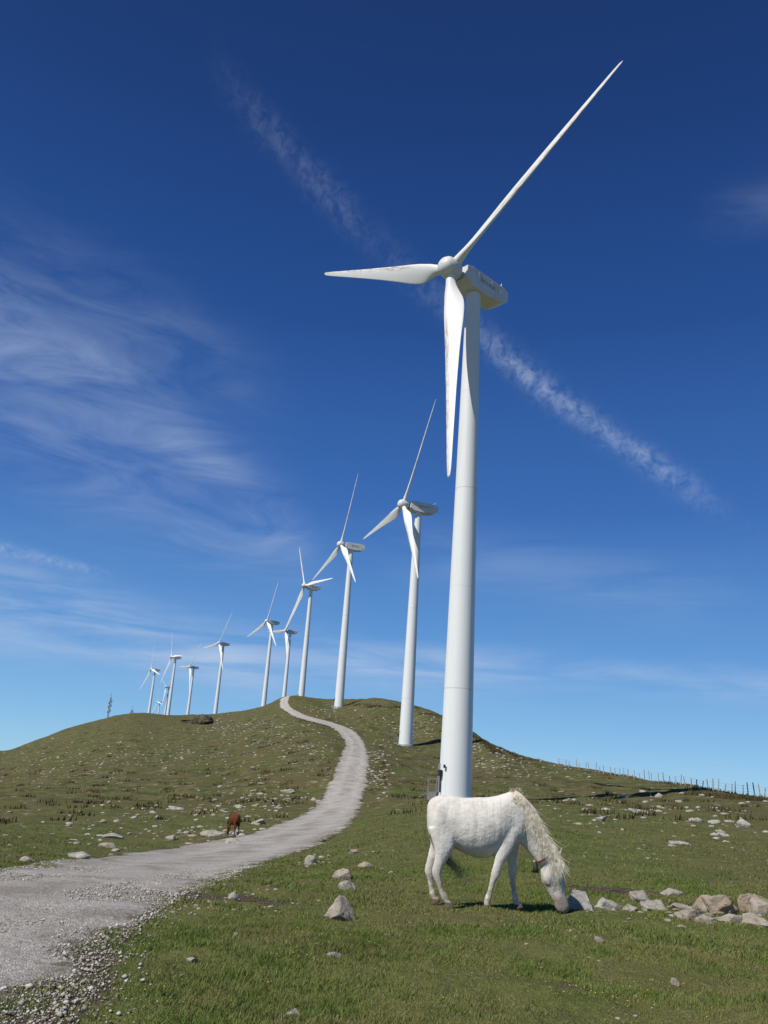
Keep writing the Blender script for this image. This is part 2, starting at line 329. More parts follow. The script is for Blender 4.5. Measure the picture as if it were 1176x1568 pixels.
# ---------------------------------------------------------------- grass blades
GR,nt,b=mat('grass_blades',.8,.15); ti=attr(nt,'tint').outputs['Fac']; P=geo(nt)
c=nt.mix(ti,(.085,.145,.024),(.245,.245,.085)); c=nt.mix(nt.m('MULTIPLY',nt.ramp(nt.noise(P,.7,5,.7),.46,.62),.6),c,(.215,.18,.08))
nt.l.new(c,b.inputs['Base Color'])
def blades(n,d0,d1,h0,h1,w0,w1,azr=.52,fade=0):
    az=rng.uniform(-azr,azr,n); d=np.sqrt(rng.uniform(d0*d0,d1*d1,n)); x=d*np.sin(az);y=d*np.cos(az)
    t,w=road_t(x,y); e=np.minimum(t,1-t)*w+.5*fbm(x*1.7,y*1.7,3,55)
    den=fbm(x*1.1,y*1.1,4,77)+.5*fbm(x*5,y*5,2,78)
    keep=(e<.22-rng.uniform(0,.7,n)**2)&(rng.uniform(-.75,.5,n)<den+.2)
    if fade: keep&=rng.uniform(0,1,n)<np.clip((d1-d)/(d1-d0)*1.6,0,1)
    for (px,py,sx,sy) in [(315,1375,1.3,.5),(930,1364,1.0,.4),(1000,1368,.7,.3),(1090,1395,.8,.5)]:
        q=hit(px,py); keep&=rng.uniform(0,1,n)>1.1*np.exp(-((x-q[0])/sx)**2-((y-q[1])/sy)**2)
    x=x[keep];y=y[keep];d=d[keep];den=den[keep];k=len(x)
    z=H(x,y)-.008; h=rng.uniform(h0,h1,k)*(1+1.1*np.clip(den,-.5,.6)); wd=rng.uniform(w0,w1,k)*.5; th=rng.uniform(0,6.28,k)
    dx=np.cos(th)*wd;dy=np.sin(th)*wd; lx=rng.normal(.12,.45,k)*h;ly=rng.normal(0,.45,k)*h
    V=np.stack([np.stack([x-dx,y-dy,z],-1),np.stack([x+dx,y+dy,z],-1),np.stack([x+lx,y+ly,z+h],-1)],1)
    return V.reshape(-1,3),np.repeat(np.clip(rng.normal(.42,.3,k)-den*.7,0,1),3)
bs_=[blades(330000,5,11,.015,.048,.005,.010),blades(210000,11,20,.02,.048,.009,.018),blades(150000,20,65,.025,.055,.02,.04,.52,1)]
V=np.vstack([q[0] for q in bs_]); T_=np.concatenate([q[1] for q in bs_])
me=make_mesh('grass',V,np.arange(len(V)).reshape(-1,3),[GR],False); a=me.attributes.new('tint','FLOAT','POINT'); a.data.foreach_set('value',T_.astype(np.float32)); obj('grass',me)
# gravel pebbles
PB,nt,b=mat('pebble',.9,.2); ti=attr(nt,'tint').outputs['Fac']; nt.l.new(nt.mix(ti,(.17,.145,.11),(.56,.53,.48)),b.inputs['Base Color'])
n=42000; yv=5.2+17*rng.random(n)**1.2; tv=np.where(rng.random(n)<.10,rng.normal(1.0,.05,n),rng.uniform(-.04,1.04,n))
xl_=np.interp(yv,YS,XL);xr_=np.interp(yv,YS,XR); xv=xl_+(xr_-xl_)*tv; zv=H(xv,yv)+.014
s_=rng.gamma(2.,.0034,n)+.003
oct_=np.array([[1,0,0],[-1,0,0],[0,1,0],[0,-1,0],[0,0,.7],[0,0,-.7]],float); of=np.array([[0,2,4],[2,1,4],[1,3,4],[3,0,4],[2,0,5],[1,2,5],[3,1,5],[0,3,5]])
V=(oct_[None]*(1+rng.uniform(-.35,.35,(n,6,3)))*s_[:,None,None]+np.stack([xv,yv,zv],-1)[:,None]).reshape(-1,3)
Fq=(of[None]+6*np.arange(n)[:,None,None]).reshape(-1,3)
me=make_mesh('gravel',V,Fq,[PB],False); a=me.attributes.new('tint','FLOAT','POINT'); a.data.foreach_set('value',np.repeat(rng.random(n),6).astype(np.float32)); obj('gravel',me)
YF,nt,b=mat('yellow_petals'); b.inputs['Base Color'].default_value=(.75,.6,.03,1)
fx=[];
for k in range(70):
    q=hit(random.uniform(150,1170),random.uniform(1400,1560)) if k<25 else hit(random.gauss(920 if k%2 else 480,50),random.gauss(1525 if k%2 else 1450,12))
    t_,w_=road_t(q[0],q[1])
    if -.05<t_<1.05: continue
    s=random.uniform(.006,.011); c0=np.array([q[0],q[1],H1(q[0],q[1])+.045]); fx.append(oct_*s*np.array([1,1,.5])+c0)
V=np.vstack(fx);Fq=np.vstack([of+6*k for k in range(len(fx))]); obj('yellow_flowers',make_mesh('yellow_flowers',V,Fq,[YF],False))
# ---------------------------------------------------------------- wind turbines
WM,nt,b=mat('white_painted_steel',.42,.4); tc=nt.new('ShaderNodeTexCoord').outputs['Object']
st=nt.noise(nt.mapping(tc,(2.5,2.5,.12)),1.2,5,.65); sx=nt.new('ShaderNodeSeparateXYZ'); nt.l.new(tc,sx.inputs[0])
c=nt.mix(nt.m('MULTIPLY',nt.ramp(st,.5,.75),.35),(.77,.79,.775),(.63,.64,.60))
se=None
for zz in (8.3,16.5,25.,34.):
    q=nt.ramp(nt.m('ABSOLUTE',nt.m('SUBTRACT',sx.outputs[2],zz)),.06,.03,0,.35 if zz in (8.3,25.) else .12); se=q if se is None else nt.m('ADD',se,q)
c=nt.mix(se,c,(.30,.31,.31)); nt.l.new(c,b.inputs['Base Color'])
NM,nt,b=mat('nacelle_gelcoat',.45,.4); tc=nt.new('ShaderNodeTexCoord').outputs['Object']
c=nt.mix(nt.m('MULTIPLY',nt.ramp(nt.noise(nt.mapping(tc,(1,1,.4)),1.5,5,.7),.45,.7),.5),(.70,.71,.69),(.48,.48,.42)); nt.l.new(c,b.inputs['Base Color'])
BM_,nt,b=mat('blade_gelcoat',.4,.4); tc=nt.new('ShaderNodeTexCoord').outputs['Object']
sx=nt.new('ShaderNodeSeparateXYZ'); nt.l.new(tc,sx.inputs[0])
st=nt.noise(nt.mapping(tc,(3,3,.35)),2.2,6,.75)
dm=nt.m('MULTIPLY',nt.ramp(st,.42,.58),nt.m('MULTIPLY',nt.ramp(sx.outputs[2],4,8),nt.ramp(sx.outputs[0],-.25,.2)))
c=nt.mix(nt.m('MULTIPLY',dm,.75),(.79,.79,.76),(.30,.21,.13)); nt.l.new(c,b.inputs['Base Color'])
GY,nt,b=mat('grey_metal',.5,.4); b.inputs['Base Color'].default_value=(.22,.23,.24,1)
DK,nt,b=mat('dark_metal',.6,.3); b.inputs['Base Color'].default_value=(.03,.03,.03,1)
HH=45.07;BL=21.27;OV=3.19;TILT=.0888
def lathe(prof,n=48):
    V=[];
    for r,z in prof:
        for k in range(n):
            a=2*math.pi*k/n; V.append((r*math.cos(a),r*math.sin(a),z))
    Fq=[(j*n+k,j*n+(k+1)%n,(j+1)*n+(k+1)%n,(j+1)*n+k) for j in range(len(prof)-1) for k in range(n)]
    return V,Fq
def rad(z): return 1.27-(1.27-.66)*(z/44.0)
V,Fq=lathe([(rad(z),z) for z in np.linspace(-3,43.95,60)]); tower_me=make_mesh('tower',V,Fq,[WM])
V,Fq=lathe([(1.55,-1),(1.55,.16),(1.5,.2),(.5,.2)]); found_me=make_mesh('foundation',V,Fq,[GY],False)
bm=bmesh.new(); pr=[(-2.0,.58),(-1.2,.82),(3.2,.95),(3.85,.75),(3.85,-.25),(3.0,-.80),(.9,-1.12),(-1.0,-1.12),(-2.0,-.7)]
w_=.96; a=[bm.verts.new((-w_,y,z)) for y,z in pr]; c_=[bm.verts.new((w_,y,z)) for y,z in pr]; n=len(pr)
bm.faces.new(a); bm.faces.new(c_[::-1])
for k in range(n): bm.faces.new((a[k],c_[k],c_[(k+1)%n],a[(k+1)%n]))
bmesh.ops.recalc_face_normals(bm,faces=bm.faces)
bmesh.ops.bevel(bm,geom=list(bm.edges),offset=.07,segments=3,affect='EDGES',profile=.6)
def bmbox(bm,c,s):
    r=bmesh.ops.create_cube(bm,size=1); bmesh.ops.transform(bm,matrix=Matrix.Translation(c)@Matrix.Diagonal((*s,1)),verts=r['verts'])
bmbox(bm,(0,2.2,1.0),(1.2,1.6,.14)); bmbox(bm,(.5,3.3,1.3),(.04,.04,.8)); bmbox(bm,(-.5,3.3,1.25),(.04,.04,.7)); bmbox(bm,(0,3.3,1.55),(1.1,.04,.04))
for yy_ in (-.4,1.4): bmbox(bm,(.97,yy_,0),(.02,.03,1.3))
bmbox(bm,(.97,2.9,.1),(.03,.5,.5))
nac_me=D.meshes.new('nacelle'); bm.to_mesh(nac_me); bm.free(); nac_me.materials.append(NM)
pf=[(.62,.9),(.9,.6),(.98,.1),(.97,-.35),(.86,-.75),(.62,-1.04),(.30,-1.18),(.01,-1.22)]
V,Fq=lathe(pf,32); V=[(x,z,-y) for x,y,z in V]; hub_me=make_mesh('hub',V,Fq,[NM])
zs=[.6,1.0,1.5,2.2,3.0,3.8,4.6,5.6,7,9,11,13,15,17,19,20.3,21.0,21.27]
ch=[.84,.84,.88,1.1,1.5,1.78,1.86,1.80,1.62,1.38,1.18,1.0,.84,.68,.52,.40,.27,.05]
th=[.84,.84,.80,.70,.64,.60,.56,.52,.46,.40,.35,.30,.25,.21,.165,.12,.08,.02]
be=[26,26,26,26,25,24,23,22,19,16,14,12,11,10,9,9,9,9]
zz_=np.unique(np.concatenate([np.linspace(zs[0],zs[-2],52),[zs[-1]]])); CH,TH,BE=[pchip(zs,v,zz_) for v in (ch,th,be)]
V=[];N=28
for zq,c0,t0,b0 in zip(zz_,CH,TH,BE):
    bt=math.radians(b0); k0=min(1,max(0,(zq-1)/2.6)); off=.5-(.5-.3)*k0
    for k in range(N):
        a=2*math.pi*k/N; xc=math.cos(a); yc=math.sin(a)
        tf=1-k0*.7*((1-xc)/2)
        cx=(xc*.5)*c0+(off-.5)*c0; ty=yc*.5*t0*tf
        V.append((cx*math.cos(bt)-ty*math.sin(bt), -(cx*math.sin(bt)+ty*math.cos(bt)), zq))
Fq=[(j*N+k,j*N+(k+1)%N,(j+1)*N+(k+1)%N,(j+1)*N+k) for j in range(len(zz_)-1) for k in range(N)]
blade_me=make_mesh('blade',V,Fq,[BM_])
bm=bmesh.new(); bm.from_mesh(blade_me); bmesh.ops.holes_fill(bm,edges=[e for e in bm.edges if e.is_boundary]); bmesh.ops.recalc_face_normals(bm,faces=bm.faces); bm.to_mesh(blade_me); bm.free()
cu=D.curves.new('lettering','FONT'); cu.body='EOLICA'; cu.size=.6; cu.extrude=.004; cu.align_x='CENTER'
tmp=D.objects.new('tmp',cu); SC.collection.objects.link(tmp); C.view_layer.update()
let_me=D.meshes.new_from_object(tmp.evaluated_get(C.evaluated_depsgraph_get())); D.objects.remove(tmp); let_me.materials.clear(); let_me.materials.append(GY)
def door_mesh():
    bm=bmesh.new()
    bmbox(bm,(0,0,1.55),(.95,.16,2.1)); bmbox(bm,(0,-.10,1.55),(.75,.06,1.85))
    bmbox(bm,(0,-.5,.46),(1.0,.75,.06))
    for k in range(3): bmbox(bm,(0,-1.0-.2*k,.34-.12*k),(.9,.2,.05))
    for sx_ in (-.47,.47):
        for yy_ in (-.2,-.85): bmbox(bm,(sx_,yy_,.95),(.04,.04,1.0))
        bmbox(bm,(sx_,-.52,1.45),(.04,.7,.04)); bmbox(bm,(sx_,-.52,1.0),(.03,.7,.03)); bmbox(bm,(sx_,-.5,.22),(.05,.7,.44))
    me=D.meshes.new('door_and_steps'); bm.to_mesh(me); bm.free(); me.materials.append(GY); return me
door_me=door_mesh()
bm=bmesh.new(); bmbox(bm,(0,-.14,1.9),(.3,.22,.45)); bmbox(bm,(0,-.1,1.1),(.08,.08,1.2)); bmbox(bm,(.45,-.06,2.4),(.16,.1,.25)); cab_me=D.meshes.new('control_box'); bm.to_mesh(cab_me); bm.free(); cab_me.materials.append(DK)
def turbine(azd,d,hubz,yawd,phd):
    az=math.radians(azd); x,y=d*math.sin(az),d*math.cos(az); yaw=math.radians(yawd)
    e=D.objects.new('wind_turbine',None); SC.collection.objects.link(e)
    bz=hubz-HH+EYE
    gz=H1(x,y); bz=gz if abs(gz-bz)<2.5 else bz
    e.location=(x,y,bz); e.rotation_euler=(0,0,math.pi-yaw)
    obj('tower',tower_me,e); obj('foundation',found_me,e)
    nc_=obj('nacelle',nac_me,e); nc_.matrix_local=Matrix.Translation((0,0,HH))@Matrix.Rotation(-TILT*.6,4,'X')
    Rm=Matrix.Translation((0,-OV,HH))@Matrix.Rotation(-TILT,4,'X')
    h=obj('hub',hub_me,e); h.matrix_local=Rm
    for k in range(3):
        b_=obj('blade_%d'%(k+1),blade_me,e); b_.matrix_local=Rm@Matrix.Rotation(math.radians(phd+120*k),4,'Y')
    l=obj('lettering',let_me,e); l.matrix_local=Matrix.Translation((.975,.9,HH-.15))@Matrix.Rotation(math.pi/2,4,'Z')@Matrix.Rotation(math.pi/2,4,'X')
    dd_=obj('door_and_steps',door_me,e); dd_.matrix_local=Matrix.Rotation(math.radians(-52),4,'Z')@Matrix.Translation((0,-1.22,0))
    dd_=obj('control_box',cab_me,e); dd_.matrix_local=Matrix.Rotation(math.radians(-15),4,'Z')@Matrix.Translation((0,-1.27,0))
    return e
def el(d,deg): return d*math.tan(math.radians(deg))
turbine(5.70,68.8,el(68.8,-.788)+HH,227.3,53.1)
turbine(2.40,159,el(159,2.439)+HH,248.8,24.8)
turbine(-2.10,235.8,el(235.8,4.383)+HH,246.1,11.5)
turbine(-4.60,339.7,el(339.7,4.852)+HH,235.5,90.6)
turbine(-6.98,442.6,el(442.6,3.683)+HH,236,13)
turbine(-10.,541.8,el(541.8,3.01)+HH,232.8,26)
turbine(-12.93,630.9,el(630.9,2.844)+HH,236.9,92.2)
for (bx,hx,hy,d,yw,ph) in [(430,437,966,470,236,35),(288,291,1019,660,235,35),(226,232,1022,690,235,105),(250,254,1052,980,236,60),(238,241,1075,1150,236,100)]:
    a_,t_=azte(hx,hy)
    yaw=math.radians(yw); X_=d*math.sin(a_)-OV*math.sin(yaw);Y_=d*math.cos(a_)-OV*math.cos(yaw)
    turbine(math.degrees(math.atan2(X_,Y_)),math.hypot(X_,Y_),d*t_,yw,ph)
# ---------------------------------------------------------------- antenna masts
def strut(bm,p,q,tx,ty=None):
    p=Vector(p);q=Vector(q);v=q-p; r=bmesh.ops.create_cube(bm,size=1)
    bmesh.ops.transform(bm,matrix=Matrix.Translation((p+q)/2)@v.to_track_quat('Z','Y').to_matrix().to_4x4()@Matrix.Diagonal((tx,ty or tx,v.length,1)),verts=r['verts'])
def mast(px,top,base,d):
    a_,tt_=azte(px,top); _,tb=azte(px,base); x,y=d*math.sin(a_),d*math.cos(a_); z0=min(H1(x,y),d*tb+EYE); hgt=d*tt_+EYE-z0
    bm=bmesh.new(); w=.55
    L=[(w*math.cos(k*2.094),w*math.sin(k*2.094)) for k in range(3)]
    for k in range(3): strut(bm,(*L[k],0),(*L[k],hgt),.2)
    nn=int(hgt/1.6)
    for j in range(nn):
        for k in range(3): strut(bm,(*L[k],j*hgt/nn),(*L[(k+1)%3],(j+1)*hgt/nn),.1)
    strut(bm,(0,0,hgt-1),(0,0,hgt+3),.2)
    for zz in (.6,.75,.88): bmbox(bm,(.9,-.6,hgt*zz),(.9,.6,2.0)); bmbox(bm,(-.9,.3,hgt*zz-1),(.5,.6,1.6))
    me=D.meshes.new('antenna_mast'); bm.to_mesh(me); bm.free(); me.materials.append(GY); o=obj('antenna_mast',me); o.location=(x,y,z0)
mast(170,1068,1112,640); mast(202,1087,1110,670)
# ---------------------------------------------------------------- fence on right crest
WD,nt,b=mat('weathered_wood',.9,.1); nt.l.new(nt.mix(nt.noise(geo(nt),3,3),(.24,.22,.19),(.46,.43,.39)),b.inputs['Base Color'])
fe=[]
for px in np.concatenate([np.arange(858,1000,7.5),np.arange(1000,1180,8.5),np.arange(1180,1400,13)]):
    py=np.interp(px,[850,950,1050,1176,1600],[1170,1187,1202,1219,1250])+1.2
    q=hit(px+random.uniform(-2.5,2.5),py)
    if q is not None: fe.append((q[0],q[1]))
bm=bmesh.new(); tops=[]
for (x,y) in fe:
    z0=H1(x,y); h=random.uniform(.95,1.4); t=random.uniform(.045,.07); M_=Matrix.Translation((x,y,z0+h/2-.15))@Matrix.Rotation(random.gauss(0,.08),4,'X')@Matrix.Rotation(random.gauss(0,.08),4,'Y')
    r=bmesh.ops.create_cone(bm,cap_ends=True,segments=7,radius1=t,radius2=t*.8,depth=h+.2); bmesh.ops.transform(bm,matrix=M_,verts=r['verts']); tops.append((x,y,z0))
for k in range(len(tops)-1):
    for hh in (.35,.65,.92):
        p=Vector(tops[k])+Vector((0,0,hh));q=Vector(tops[k+1])+Vector((0,0,hh))
        if (q-p).length<25: strut(bm,p,q,.012)
me=D.meshes.new('wire_fence'); bm.to_mesh(me); bm.free(); me.materials.append(WD); obj('wire_fence',me)
# ---------------------------------------------------------------- horse
foot=hit(728,1391); dep=foot[1]*cp+(foot[2]-EYE)*sp; K=F/dep
def hl(px,py):
    z=(1391+(px-728)*.062-py)/K; return (px-728)/K-.032*z, z
def tube(bm,pts,N=24,sub=4,flat=False):
    P_=np.array([[*hl(p[0],p[1]),p[4] if len(p)>4 else 0,p[2]/K,p[3]] for p in pts],float)
    s=np.concatenate([[0],np.cumsum(np.hypot(np.diff(P_[:,0]),np.diff(P_[:,1])))])
    q=np.unique(np.concatenate([np.linspace(s[k],s[k+1],sub+1) for k in range(len(s)-1)])); Q=pchip(s,P_,q)
    T=np.gradient(Q[:,:3],axis=0); T/=np.linalg.norm(T,axis=1)[:,None]+1e-9
    rings=[]
    for (x,z,l,a,b_),t in zip(Q,T):
        n=np.array([-t[1],t[0]]); n/=np.linalg.norm(n)+1e-9
        if flat: n=np.array([0.,1.])
        rings.append([bm.verts.new((x+n[0]*a*math.cos(h),l+b_*math.sin(h),z+n[1]*a*math.cos(h))) for h in np.linspace(0,2*math.pi,N,endpoint=False)])
    for j in range(len(rings)-1):
        for k in range(N): bm.faces.new((rings[j][k],rings[j][(k+1)%N],rings[j+1][(k+1)%N],rings[j+1][k]))
    bm.faces.new(rings[0]); bm.faces.new(rings[-1][::-1])
def ell(bm,px,py,lat,rx,ry,rz,rot=0):
    x,z=hl(px,py); r=bmesh.ops.create_uvsphere(bm,u_segments=20,v_segments=12,radius=1)
    bmesh.ops.transform(bm,matrix=Matrix.Translation((x,lat,z))@Matrix.Rotation(rot,4,'Y')@Matrix.Diagonal((rx,ry,rz,1)),verts=r['verts'])
def horse_mesh():
    bm=bmesh.new()
    tr=[(651.5,1243,1262,.06),(653.5,1237,1280,.12),(660,1231,1292,.17),(672,1227.5,1299,.205),(688,1228,1303,.225),(704,1230.5,1310,.255),(720,1231,1317,.285),(738,1230.5,1321,.29),(756,1229,1318,.275),(772,1225,1312,.235),(786,1221.5,1306,.19),(797,1226,1300,.165),(806,1238,1292,.13),(811,1252,1282,.07)]
    tube(bm,[(p[0],(p[1]+p[2])/2,(p[2]-p[1])/2,p[3]) for p in tr],48,4,True)
    tube(bm,[(774,1258,34,.15),(793,1263,33,.14),(808,1275,28,.12),(821,1291,23,.10),(834,1310,19,.088),(845,1327,16,.08),(850,1338,12,.07)])
    tube(bm,[(850,1318,7,.05),(848,1328,15,.082),(848,1338,19,.096),(849,1349,19,.092),(852,1361,15.5,.074),(856,1373,12.3,.060),(860,1384,11.2,.056),(861.5,1391,11.2,.060),(861,1396,8.5,.052),(860.5,1399,5,.03)])
    for s_ in (-1,1):
        ell(bm,841,1347,s_*.058,.085,.04,.115,.15)
        ell(bm,860,1340,s_*.062,.028,.022,.03)
        ell(bm,672,1264,s_*.115,.145,.11,.25,.12); ell(bm,682,1296,s_*.15,.10,.07,.16,-.30)
        ell(bm,789,1265,s_*.105,.12,.085,.25,-.35); ell(bm,778,1296,s_*.125,.10,.065,.12,.2)
    tube(bm,[(672,1272,20,.09,-.13),(677,1299,17,.08,-.15),(674,1315,11.5,.062,-.155),(669,1329,7.8,.045,-.155),(666,1340,7.2,.040,-.155),(669,1351,5.0,.031,-.155),(674,1365,4.0,.025,-.155),(679,1374,5.2,.033,-.155),(682,1380,4.3,.030,-.155),(684.5,1385,6.6,.043,-.155),(687,1391.5,8.6,.055,-.155)])
    tube(bm,[(670,1272,18,.09,.13),(673,1299,15,.075,.14),(666,1315,10.5,.058,.14),(660,1329,7.6,.044,.14),(657,1340,7.0,.039,.14),(659,1351,4.9,.031,.14),(661,1365,4.0,.025,.14),(663,1373,5.0,.032,.14),(665,1378,4.3,.030,.14),(667,1382,6.2,.042,.14),(669,1387.5,8,.053,.14)])
    tube(bm,[(781,1275,18,.075,-.12),(774,1299,13.5,.066,-.14),(766,1317,9.4,.052,-.145),(760,1332,7,.041,-.145),(757,1341,7.0,.041,-.145),(753,1351,4.9,.031,-.145),(748,1367,4.0,.025,-.145),(745,1377,5.4,.034,-.145),(743.5,1384,4.5,.031,-.145),(744,1389,6.6,.043,-.145),(745.5,1396,8.6,.055,-.145)])
    tube(bm,[(788,1275,18,.075,.12),(787,1299,13,.066,.13),(787,1318,9.2,.05,.135),(788,1333,6.9,.041,.135),(788,1342,7.0,.041,.135),(788,1352,4.9,.031,.135),(790,1368,4.0,.025,.135),(791,1378,5.3,.033,.135),(793,1384,4.4,.031,.135),(795,1389,6.5,.043,.135),(797,1395,8.3,.054,.135)])
    bmesh.ops.recalc_face_normals(bm,faces=bm.faces)
    me=D.meshes.new('h'); bm.to_mesh(me); bm.free(); o=D.objects.new('h',me); SC.collection.objects.link(o)
    m=o.modifiers.new('r','REMESH'); m.mode='VOXEL'; m.voxel_size=.011; m.use_smooth_shade=True
    m=o.modifiers.new('s','SMOOTH'); m.factor=.6; m.iterations=9
    C.view_layer.update(); me2=D.meshes.new_from_object(o.evaluated_get(C.evaluated_depsgraph_get())); D.objects.remove(o)
    bm=bmesh.new(); bm.from_mesh(me2)
    for s_,px in ((-1,853),(1,858)):
        x,z=hl(px,1325); x2,z2=hl(px+9,1304)
        d=Vector((x2-x,s_*.03,z2-z)); L=d.length; d.normalize(); side=Vector((.25,s_*1,.1)); side=(side-d*side.dot(d)).normalized(); fr=d.cross(side)*s_
        rows=[]
        for j in range(7):
            f=j/6; w=.034*math.sin(math.pi*min(1,(f*.85+.18)))**.8*(1-f**4)+.002
            rows.append([bm.verts.new(Vector((x,s_*.05,z))+d*L*f+side*w*u+fr*(-.022*(1-u*u)*(1-f))) for u in (-1,-.6,0,.6,1)])
        for j in range(6):
            for k in range(4): bm.faces.new((rows[j][k],rows[j][k+1],rows[j+1][k+1],rows[j+1][k]))
    me2.clear_geometry(); bm.to_mesh(me2); bm.free(); me2.name='horse_body'
    for p in me2.polygons: p.use_smooth=True
    return me2
def coat(name,base,dirt,leg,muz):
    m,nt,b=mat(name,.85,.1); tc=nt.new('ShaderNodeTexCoord').outputs['Object']; sx=nt.new('ShaderNodeSeparateXYZ'); nt.l.new(tc,sx.inputs[0]); z=sx.outputs[2]
    c=nt.mix(nt.m('MULTIPLY',nt.ramp(nt.noise(tc,5,6,.75),.42,.68),.8),base,dirt)
    c=nt.mix(nt.ramp(z,.72,.2),c,nt.mix(nt.ramp(nt.noise(tc,12,4,.7),.42,.72),leg,base))
    mx,mz=hl(861,1394); d=nt.new('ShaderNodeVectorMath',operation='DISTANCE'); nt.l.new(tc,d.inputs[0]); d.inputs[1].default_value=(mx,0,mz)
    c=nt.mix(nt.ramp(d.outputs['Value'],.22,.07),c,muz)
    hoof=nt.m('MULTIPLY',nt.ramp(z,.075,.055),nt.m('LESS_THAN',sx.outputs[0],.8))
    c=nt.mix(hoof,c,(.13,.10,.07))
    nt.l.new(c,b.inputs['Base Color'])
    fine=nt.noise(nt.mapping(tc,(1,1,.35)),60,3,.7)
    ribs=nt.noise(nt.mapping(tc,(7,.5,.8),(0,.25,0)),1.6,2,.5)
    bump(nt,b,nt.m('ADD',nt.m('ADD',nt.m('MULTIPLY',ribs,.7),nt.m('MULTIPLY',nt.noise(tc,8,3,.6),1.)),nt.m('MULTIPLY',fine,.3)),.6,.03)
    return m
def strands(name,pathf,n,w,m):
    V=[];Fq=[];o_=0
    for k in range(n):
        P_=pathf(k); L=len(P_); ww=w*random.uniform(.6,1.3); ang=random.uniform(-.6,.6); side=np.array([math.cos(ang),math.sin(ang)*.6,0])*ww
        for j,p in enumerate(P_):
            f=1-.85*(j/(L-1))**1.5; V.append(p-side*f);V.append(p+side*f)
        for j in range(L-1): a=o_+2*j; Fq.append((a,a+1,a+3,a+2))
        o_+=2*L
    return make_mesh(name,V,Fq,[m],True)
def bez(pts,n=7):
    P_=np.array(pts,float); s=np.arange(len(P_)); return pchip(s,P_,np.linspace(0,len(P_)-1,n))
crest=np.array([hl(*p) for p in [(782,1224),(790,1222),(800,1231),(812,1248),(823,1267),(834,1285),(844,1303),(851,1318)]])
def mane_path(k):
    f=random.random()**.9; i=f*(len(crest)-1); x=np.interp(i,range(len(crest)),crest[:,0]);z=np.interp(i,range(len(crest)),crest[:,1])
    L=random.uniform(.16,.40)*(1-.15*f)*(1+.25*math.sin(f*23)); dx=random.gauss(.015,.045); s_=-1 if random.random()<.82 else 1
    bx=.025*random.random()
    return bez([(x-.015,random.gauss(0,.012),z-.012),(x+.012+bx,s_*.035,z+.025*random.random()),(x+.03+dx*.4+bx,s_*.12,z-.25*L),(x+.035+dx+bx,s_*.155,z-.65*L),(x+.03+dx*1.8+bx,s_*.155,z-L)])
def tuft_path(k):
    x,z=hl(792+random.gauss(0,4),1224); a=random.uniform(.3,2.0); L=random.uniform(.06,.13)
    return bez([(x,random.gauss(0,.015),z-.01),(x+math.cos(a)*L*.6,random.gauss(0,.02),z+abs(math.sin(a))*L*.6),(x+math.cos(a)*L*1.3,-.03,z+abs(math.sin(a))*L*.7)],5)
def fore_path(k):
    x,z=hl(853+random.gauss(0,2),1320); L=random.uniform(.12,.22)
    return bez([(x,random.gauss(0,.02),z),(x+.05,random.gauss(-.03,.02),z-.02),(x+.075+random.gauss(0,.01),random.gauss(-.06,.02),z-.02-L)],6)
tl=[hl(*p) for p in [(655,1240),(653,1256),(657,1280),(668,1305),(688,1325),(710,1345)]]
def tail_path(k):
    n=len(tl); e=random.uniform(.75,1.06); r=[random.gauss(0,1) for _ in range(3)]
    P_=[]
    for j,(x,z) in enumerate(tl):
        g=j/(n-1); P_.append((x+r[0]*.012*g*2+.05*g*(e-1),r[1]*(.015+.02*g),z+r[2]*(.008+.04*g)))
    P_[-1]=tuple(np.array(P_[-2])+(np.array(P_[-1])-np.array(P_[-2]))*random.uniform(.2,1.8)); return bez(P_,12)
HM=horse_mesh()
def hair(name,c1,c2):
    m,nt,b=mat(name,.6,.3); tc=nt.new('ShaderNodeTexCoord').outputs['Object']; nt.l.new(nt.mix(nt.ramp(nt.noise(tc,22,4),.35,.65),c1,c2),b.inputs['Base Color']); return m
def horse(name,cm,mm,tm):
    e=D.objects.new(name,None); SC.collection.objects.link(e)
    me=HM.copy(); me.materials.clear(); me.materials.append(cm); obj('body',me,e)
    obj('mane',strands('mane',mane_path,1500,.005,mm),e); obj('withers_tuft',strands('tuft',tuft_path,170,.004,mm),e)
    obj('forelock',strands('forelock',fore_path,90,.004,mm),e); obj('tail',strands('tail',tail_path,170,.004,tm),e)
    bm=bmesh.new()
    for s_ in (-1,1): ell(bm,860,1344,s_*.082,.017,.012,.017)
    for s_ in (-1,1): ell(bm,868,1390,s_*.035,.010,.012,.016)
    me=D.meshes.new('eyes_nostrils'); bm.to_mesh(me); bm.free(); me.materials.append(DK); obj('eyes_and_nostrils',me,e)
    return e
wc=coat('white_coat',(.70,.67,.61),(.52,.48,.41),(.40,.35,.27),(.24,.20,.18))
hs=horse('white_horse',wc,hair('cream_mane',(.76,.71,.58),(.50,.43,.31)),hair('tail_hair',(.06,.05,.04),(.25,.21,.16)))
hs.location=(foot[0],foot[1],H1(foot[0],foot[1])+.005)
bm=bmesh.new(); x0,z0=hl(838,1318); nn=Vector((.84,0,.55))
def cpos(a): return Vector((x0,0,z0))+nn*(.165*math.cos(a))+Vector((0,1,0))*(.098*math.sin(a))
for k in range(32): strut(bm,cpos(2*math.pi*k/32),cpos(2*math.pi*(k+1.1)/32),.03,.012)
me=D.meshes.new('collar'); bm.to_mesh(me); bm.free()
CM,nt,b=mat('red_leather'); b.inputs['Base Color'].default_value=(.16,.03,.02,1); me.materials.append(CM); obj('collar',me,hs)
cx_,cz_=cpos(math.pi)[0],cpos(math.pi)[2]
